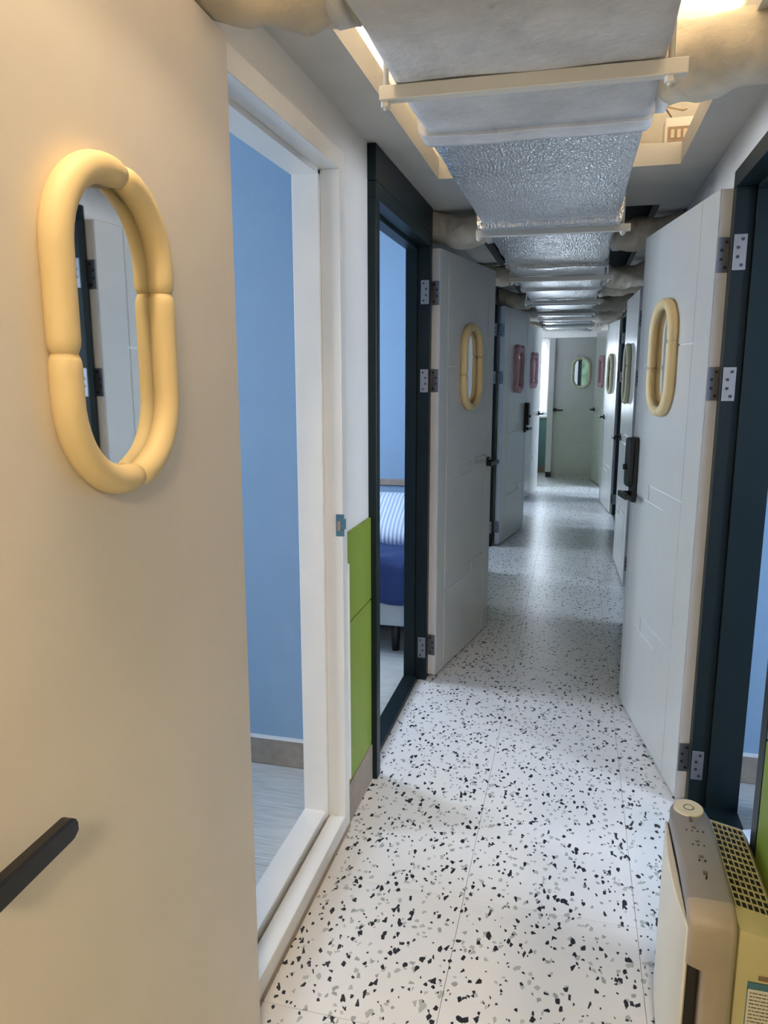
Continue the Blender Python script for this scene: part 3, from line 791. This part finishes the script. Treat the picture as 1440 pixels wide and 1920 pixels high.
# curved front panel (faces -x)
m = MB(); out = []
for i in range(13):
    t = i/12; y = 1.315+(1.665-1.315)*t; out.append((0.232+0.012*(2*t-1)**2, y))
inn = [(0.250, 1.665), (0.250, 1.315)]
m.prism(out+inn, 'z', 0.015, 0.415, 0.003); PP(m, 'front_panel', 'ivory_plastic', sm=True)
PP(MB().box(0.250, 0.330, PY0+0.03, PY1-0.03, 0.0, 0.425, 0.004), 'core', 'black')
# control strip: loft up the near side, over the top and down the far end
def strip():
    m = MB(); b = m.bm
    path = []
    for z in (0.02, 0.12, 0.24, 0.335, 0.345, 0.385): path.append((PY0, z))
    for i in range(1, 9):
        a = math.radians(180-90*i/8*0.94); path.append((PY0+0.05+0.05*math.cos(a), 0.405+0.05*math.sin(a)))
    for i in range(1, 14): path.append((PY0+0.055+(PY1-PY0-0.06)*i/13, 0.455+0.010*math.sin(math.pi*i/13)))
    path.append((PY1+0.004, 0.440)); path.append((PY1+0.004, 0.25)); path.append((PY1-0.002, 0.02))
    rows = []
    for (y, z) in path:
        xc, hwid = 0.288, 0.042
        e = (y-(PY1-0.085))/0.085
        if e > 0: hwid = 0.020+0.022*math.sqrt(max(0.0, 1-min(1, e)**2))
        xa, xb_ = xc-hwid, xc+hwid
        if y < PY0+0.01 and z < 0.340: xa += 0.028
        q = 0.006
        rows.append((xa, xb_, y, z))
    def off_pt(i):
        y0, z0 = path[max(0, i-1)]; y1, z1 = path[min(len(path)-1, i+1)]
        dy, dz = y1-y0, z1-z0; l = math.hypot(dy, dz) or 1
        return dz/l, -dy/l          # inward normal (to the right of travel): travel up => +y
    vr = []
    for i, (xa, xb_, y, z) in enumerate(rows):
        ny, nz = off_pt(i); t = 0.028; q = 0.007
        vr.append([b.verts.new(v) for v in ((xa, y+ny*t, z+nz*t), (xa, y+ny*q, z+nz*q), (xa+q*0.5, y+ny*q*0.3, z+nz*q*0.3), (xa+q*1.3, y, z), (xb_-q*1.3, y, z), (xb_-q*0.5, y+ny*q*0.3, z+nz*q*0.3), (xb_, y+ny*q, z+nz*q), (xb_, y+ny*t, z+nz*t))])
    for A, B2 in zip(vr, vr[1:]):
        for k in range(8):
            f = b.faces.new((A[k], A[(k+1) % 8], B2[(k+1) % 8], B2[k])); f.smooth = True
    b.faces.new(vr[0]); b.faces.new(list(reversed(vr[-1])))
    return m
st = strip(); o = st.build('control_strip', 'taupe_plastic', pu); o.location = off; tag(o, 'grey-taupe strip running up the side and over the top'); smooth(o, 0.9)
cs = o
o.data.materials.append(MATS['grey_plastic'])
for p in o.data.polygons:
    if p.center.y > PY0+0.052: p.material_index = 1
# round power disc with ring at the far end
def ell(cx, cy, rx, ry, n=32): return [(cx+rx*math.cos(2*math.pi*i/n), cy+ry*math.sin(2*math.pi*i/n)) for i in range(n)]
pd = MB().prism(ell(0.288, 1.646, 0.031, 0.034), 'z', 0.452, 0.4650, 0.001).build('power_disc', 'disc_cream', cs)
b_ = MB().tube([(0.288+0.0105*math.cos(a*math.pi/12), 1.646+0.0105*math.sin(a*math.pi/12), 0.4650) for a in range(24)], 0.0009, 6, closed=True).build('power_ring', 'black', cs)
for y, n in ((1.555, 4), (1.505, 3), (1.455, 2), (1.405, 1)):
    for k in range(n):
        MB().box(0.288+(k-(n-1)/2)*0.011-0.0016, 0.288+(k-(n-1)/2)*0.011+0.0016, y-0.0016, y+0.0016, 0.455, 0.4655).build('indicator', 'black', cs)
    MB().box(0.284, 0.292, y+0.010, y+0.016, 0.455, 0.4655).build('icon', 'ink', cs)
MB().box(0.283, 0.289, 1.592, 1.606, 0.455, 0.4665).build('icon', 'ink', cs)
# rear body with lattice grille on a sloping top
m = MB(); m.prism([(0.333, 0.015), (0.424, 0.015), (0.424, 0.385), (0.408, 0.412), (0.333, 0.428)], 'y', PY0+0.012, PY1-0.012, 0.006, 2)
rb = PP(m, 'rear_body', 'warm_lit_plastic', sm=True)
def topz(x): return 0.428-(x-0.333)*0.213
m = MB()
m.prism([(0.339, topz(0.339)+0.0012), (0.404, topz(0.404)+0.0012), (0.404, topz(0.404)-0.002), (0.339, topz(0.339)-0.002)], 'y', PY0+0.075, PY1-0.03)
PP(m, 'grille_dark_plate', 'black_matt')  # black plate painting the shade inside the grille openings
nx, ny = 6, 13
y0g, y1g = PY0+0.075, PY1-0.03
for i in range(nx+1):
    x = 0.339+(0.404-0.339)*i/nx
    m = MB(); m.prism([(x-0.0012, topz(x-0.0012)+0.0005), (x+0.0012, topz(x+0.0012)+0.0005), (x+0.0012, topz(x+0.0012)+0.0042), (x-0.0012, topz(x-0.0012)+0.0042)], 'y', y0g, y1g)
    PP(m, 'grille_bar', 'warm_lit_plastic')
for j in range(ny+1):
    y = y0g+(y1g-y0g)*j/ny
    m = MB(); m.prism([(0.339, topz(0.339)+0.0005), (0.404, topz(0.404)+0.0005), (0.404, topz(0.404)+0.004), (0.339, topz(0.339)+0.004)], 'y', y-0.0013, y+0.0013)
    PP(m, 'grille_bar', 'warm_lit_plastic')
# rating sticker and socket on the side that faces the viewer
ys = PY0+0.012
PP(MB().box(0.355, 0.420, ys-0.0012, ys+0.001, 0.215, 0.325), 'rating_sticker', 'sticker_white')
PP(MB().box(0.355, 0.420, ys-0.0018, ys, 0.311, 0.325), 'sticker_header', 'sticker_blue')
for x in (0.3555, 0.4188): PP(MB().box(x-0.0006, x+0.0006, ys-0.0018, ys, 0.215, 0.315), 'sticker_border', 'sticker_blue')
for j in range(11):
    z = 0.303-j*0.0075; w = 0.052-(0.018 if j in (0, 4, 7) else 0.004*((j*7) % 3))
    xx = 0.360; m = MB(); k_ = 0
    while xx < 0.360+w-0.003:
        wl_ = 0.003+0.002*((j*5+k_*3) % 4); m.box(xx, min(xx+wl_, 0.360+w), ys-0.0018, ys, z-0.0010, z+0.0010); xx += wl_+0.0014; k_ += 1
    PP(m, 'sticker_text', 'ink')
PP(MB().box(0.372, 0.398, ys-0.002, ys+0.001, 0.331, 0.340, 0.0005), 'side_vent', 'port')

# ------------------------------------------------------------------ bed seen through the second left doorway
bed = thing('bed', (-1.75, 3.95, 0), label='single bed with pale base in the room behind the dark left doorway', cat='bed')
MB().box(-0.98, 0.98, -0.42, 0.48, 0.15, 0.30, 0.03, 3).build('base', 'bed_grey', bed)
MB().box(-0.98, 0.98, -0.42, 0.48, 0.30, 0.47, 0.05, 3).build('mattress', 'bed_grey', bed)
for sx in (-0.9, 0.9):
    for sy in (-0.34, 0.40): MB().tube([(sx, sy, 0.002), (sx, sy, 0.16)], [0.02, 0.025], 10).build('leg', 'black', bed)
m = MB(); b = m.bm; rowsq = []
nx_, ny_ = 40, 24
for i in range(nx_+1):
    row = []
    for j in range(ny_+1):
        x = -1.0+2.0*i/nx_; t = j/ny_
        if t < 0.28: y, z = -0.45, 0.285+(0.50-0.285)*t/0.28
        else: y, z = -0.45+0.90*(t-0.28)/0.72, 0.505
        d = 0.018*noise.noise((x*5, y*5+z*5, 1.3))+0.009*math.sin(x*26+math.sin(y*6))*math.sin((y+z)*26)
        row.append(b.verts.new((x, y-abs(d)*0.8 if t < 0.28 else y, z+d)))
    rowsq.append(row)
for A, B2 in zip(rowsq, rowsq[1:]):
    for j in range(ny_):
        f = b.faces.new((A[j], A[j+1], B2[j+1], B2[j])); f.smooth = True
q = m.build('quilt', 'quilt_blue', label='navy blue quilted cover draped over the bed', cat='quilt'); q.location = bed.location
q.modifiers.new('thick', 'SOLIDIFY').thickness = 0.012
def pillow(name, loc, mat, label):
    m = MB(); b = m.bm; n = 16; top = []; bot = []
    for i in range(n+1):
        rt, rbm = [], []
        for j in range(n+1):
            u, v = 2*i/n-1, 2*j/n-1
            th = 0.085*((1-u**4)*(1-v**4))**0.6
            k = 1-0.06*(u*u*v*v)
            rt.append(b.verts.new((u*0.32*k, v*0.22*k, th))); rbm.append(b.verts.new((u*0.32*k, v*0.22*k, -th*0.6)))
        top.append(rt); bot.append(rbm)
    for i in range(n):
        for j in range(n):
            b.faces.new((top[i][j], top[i+1][j], top[i+1][j+1], top[i][j+1])); b.faces.new((bot[i][j], bot[i][j+1], bot[i+1][j+1], bot[i+1][j]))
    bmesh.ops.remove_doubles(b, verts=b.verts, dist=0.0005)
    for f in b.faces: f.smooth = True
    o = m.build(name, mat, label=label, cat='pillow'); o.location = loc; return o
pl_ = pillow('pillow', (-1.02, 4.08, 0.60), 'pillow_stripe', 'pale blue striped pillow on the navy bed')
pl_.rotation_euler = (math.radians(28), 0, 0)
bb = MB().box(-0.98, -2.7, 4.482, 4.498, 0.735, 0.775, 0.003).build('trim_11', 'skirting', label='brown rail along the blue wall above the bed', cat='trim', kind='structure')

# things on the floor of the right-hand room, seen past the dark frame
sb = thing('storage_box', (0.735, 2.32, 0.002), 0.15, label='blue-grey open box on the floor of the right-hand room', cat='box')
for nm, a in (('side', (-0.09, 0.09, -0.085, -0.08)), ('side', (-0.09, 0.09, 0.08, 0.085)), ('side', (-0.09, -0.085, -0.08, 0.08)), ('side', (0.085, 0.09, -0.08, 0.08))): MB().box(*a, 0, 0.10, 0.001).build(nm, 'box_blue', sb)
MB().box(-0.085, 0.085, -0.08, 0.08, 0.0, 0.006).build('base', 'box_blue', sb)
m = MB(); n = 28; prof = [(0.0, 0.0), (0.05, 0.0), (0.075, 0.010), (0.085, 0.022), (0.080, 0.022), (0.050, 0.006), (0.0, 0.005)]
b = m.bm; rings = []
for r_, z_ in prof: rings.append([b.verts.new((r_*math.cos(2*math.pi*i/n), r_*math.sin(2*math.pi*i/n), z_)) for i in range(n)] if r_ > 0 else [b.verts.new((0, 0, z_))])
for A, B2 in zip(rings, rings[1:]):
    for i in range(n):
        if len(A) == 1: b.faces.new((A[0], B2[i], B2[(i+1) % n]))
        elif len(B2) == 1: b.faces.new((A[i], A[(i+1) % n], B2[0]))
        else: b.faces.new((A[i], A[(i+1) % n], B2[(i+1) % n], B2[i]))
o = m.build('round_dish', 'bag', label='pale round dish on the floor just inside the right doorway', cat='dish'); o.location = (0.60, 2.22, 0.014); smooth(o)
m = MB(); m.prism([(-0.10, -0.30), (0.13, -0.28), (0.15, 0.22), (-0.02, 0.25), (-0.12, 0.10)], 'z', 0.0, 0.010, 0.003)  # thin brown piece with an irregular outline
o = m.build('floor_patch', 'tan', label='flat brown patch on the floor of the right-hand room', cat='mat'); o.location = (0.72, 2.10, 0.003)

# crumpled bag on the sill, flake on the floor
def blob(name, loc, sx, sy, sz, mat, label, cat):
    b = bmesh.new(); bmesh.ops.create_icosphere(b, subdivisions=3, radius=1.0)
    for v in b.verts:
        k = 1+0.28*noise.noise(v.co*2.3+Vector(loc))+0.12*noise.noise(v.co*6)
        v.co = Vector((v.co.x*sx*k, v.co.y*sy*k, max(-0.6, v.co.z)*sz*k))
    for f in b.faces: f.smooth = False
    me = bpy.data.meshes.new(name); b.to_mesh(me); b.free(); me.materials.append(MATS[mat])
    o = link(name, me, None, label, cat); o.location = loc
    zmin = min(v.co.z for v in me.vertices); o.location.z = loc[2]-zmin; return o
blob('plastic_bag', (-0.46, YB1-0.04, WZ0), 0.075, 0.035, 0.045, 'bag', 'crumpled pale blue plastic bag on the end window sill', 'bag')
m = MB(); m.prism([(-0.022, -0.012), (-0.002, -0.016), (0.014, -0.008), (0.022, 0.006), (0.010, 0.014), (-0.006, 0.010), (-0.018, 0.006)], 'z', 0.0, 0.0012)
o = m.build('paint_flake', 'flake', label='pale blue-grey flake lying on the terrazzo floor', cat='flake'); p_ = Vector((-0.335, 1.10, 0.0006)); o.location = p_
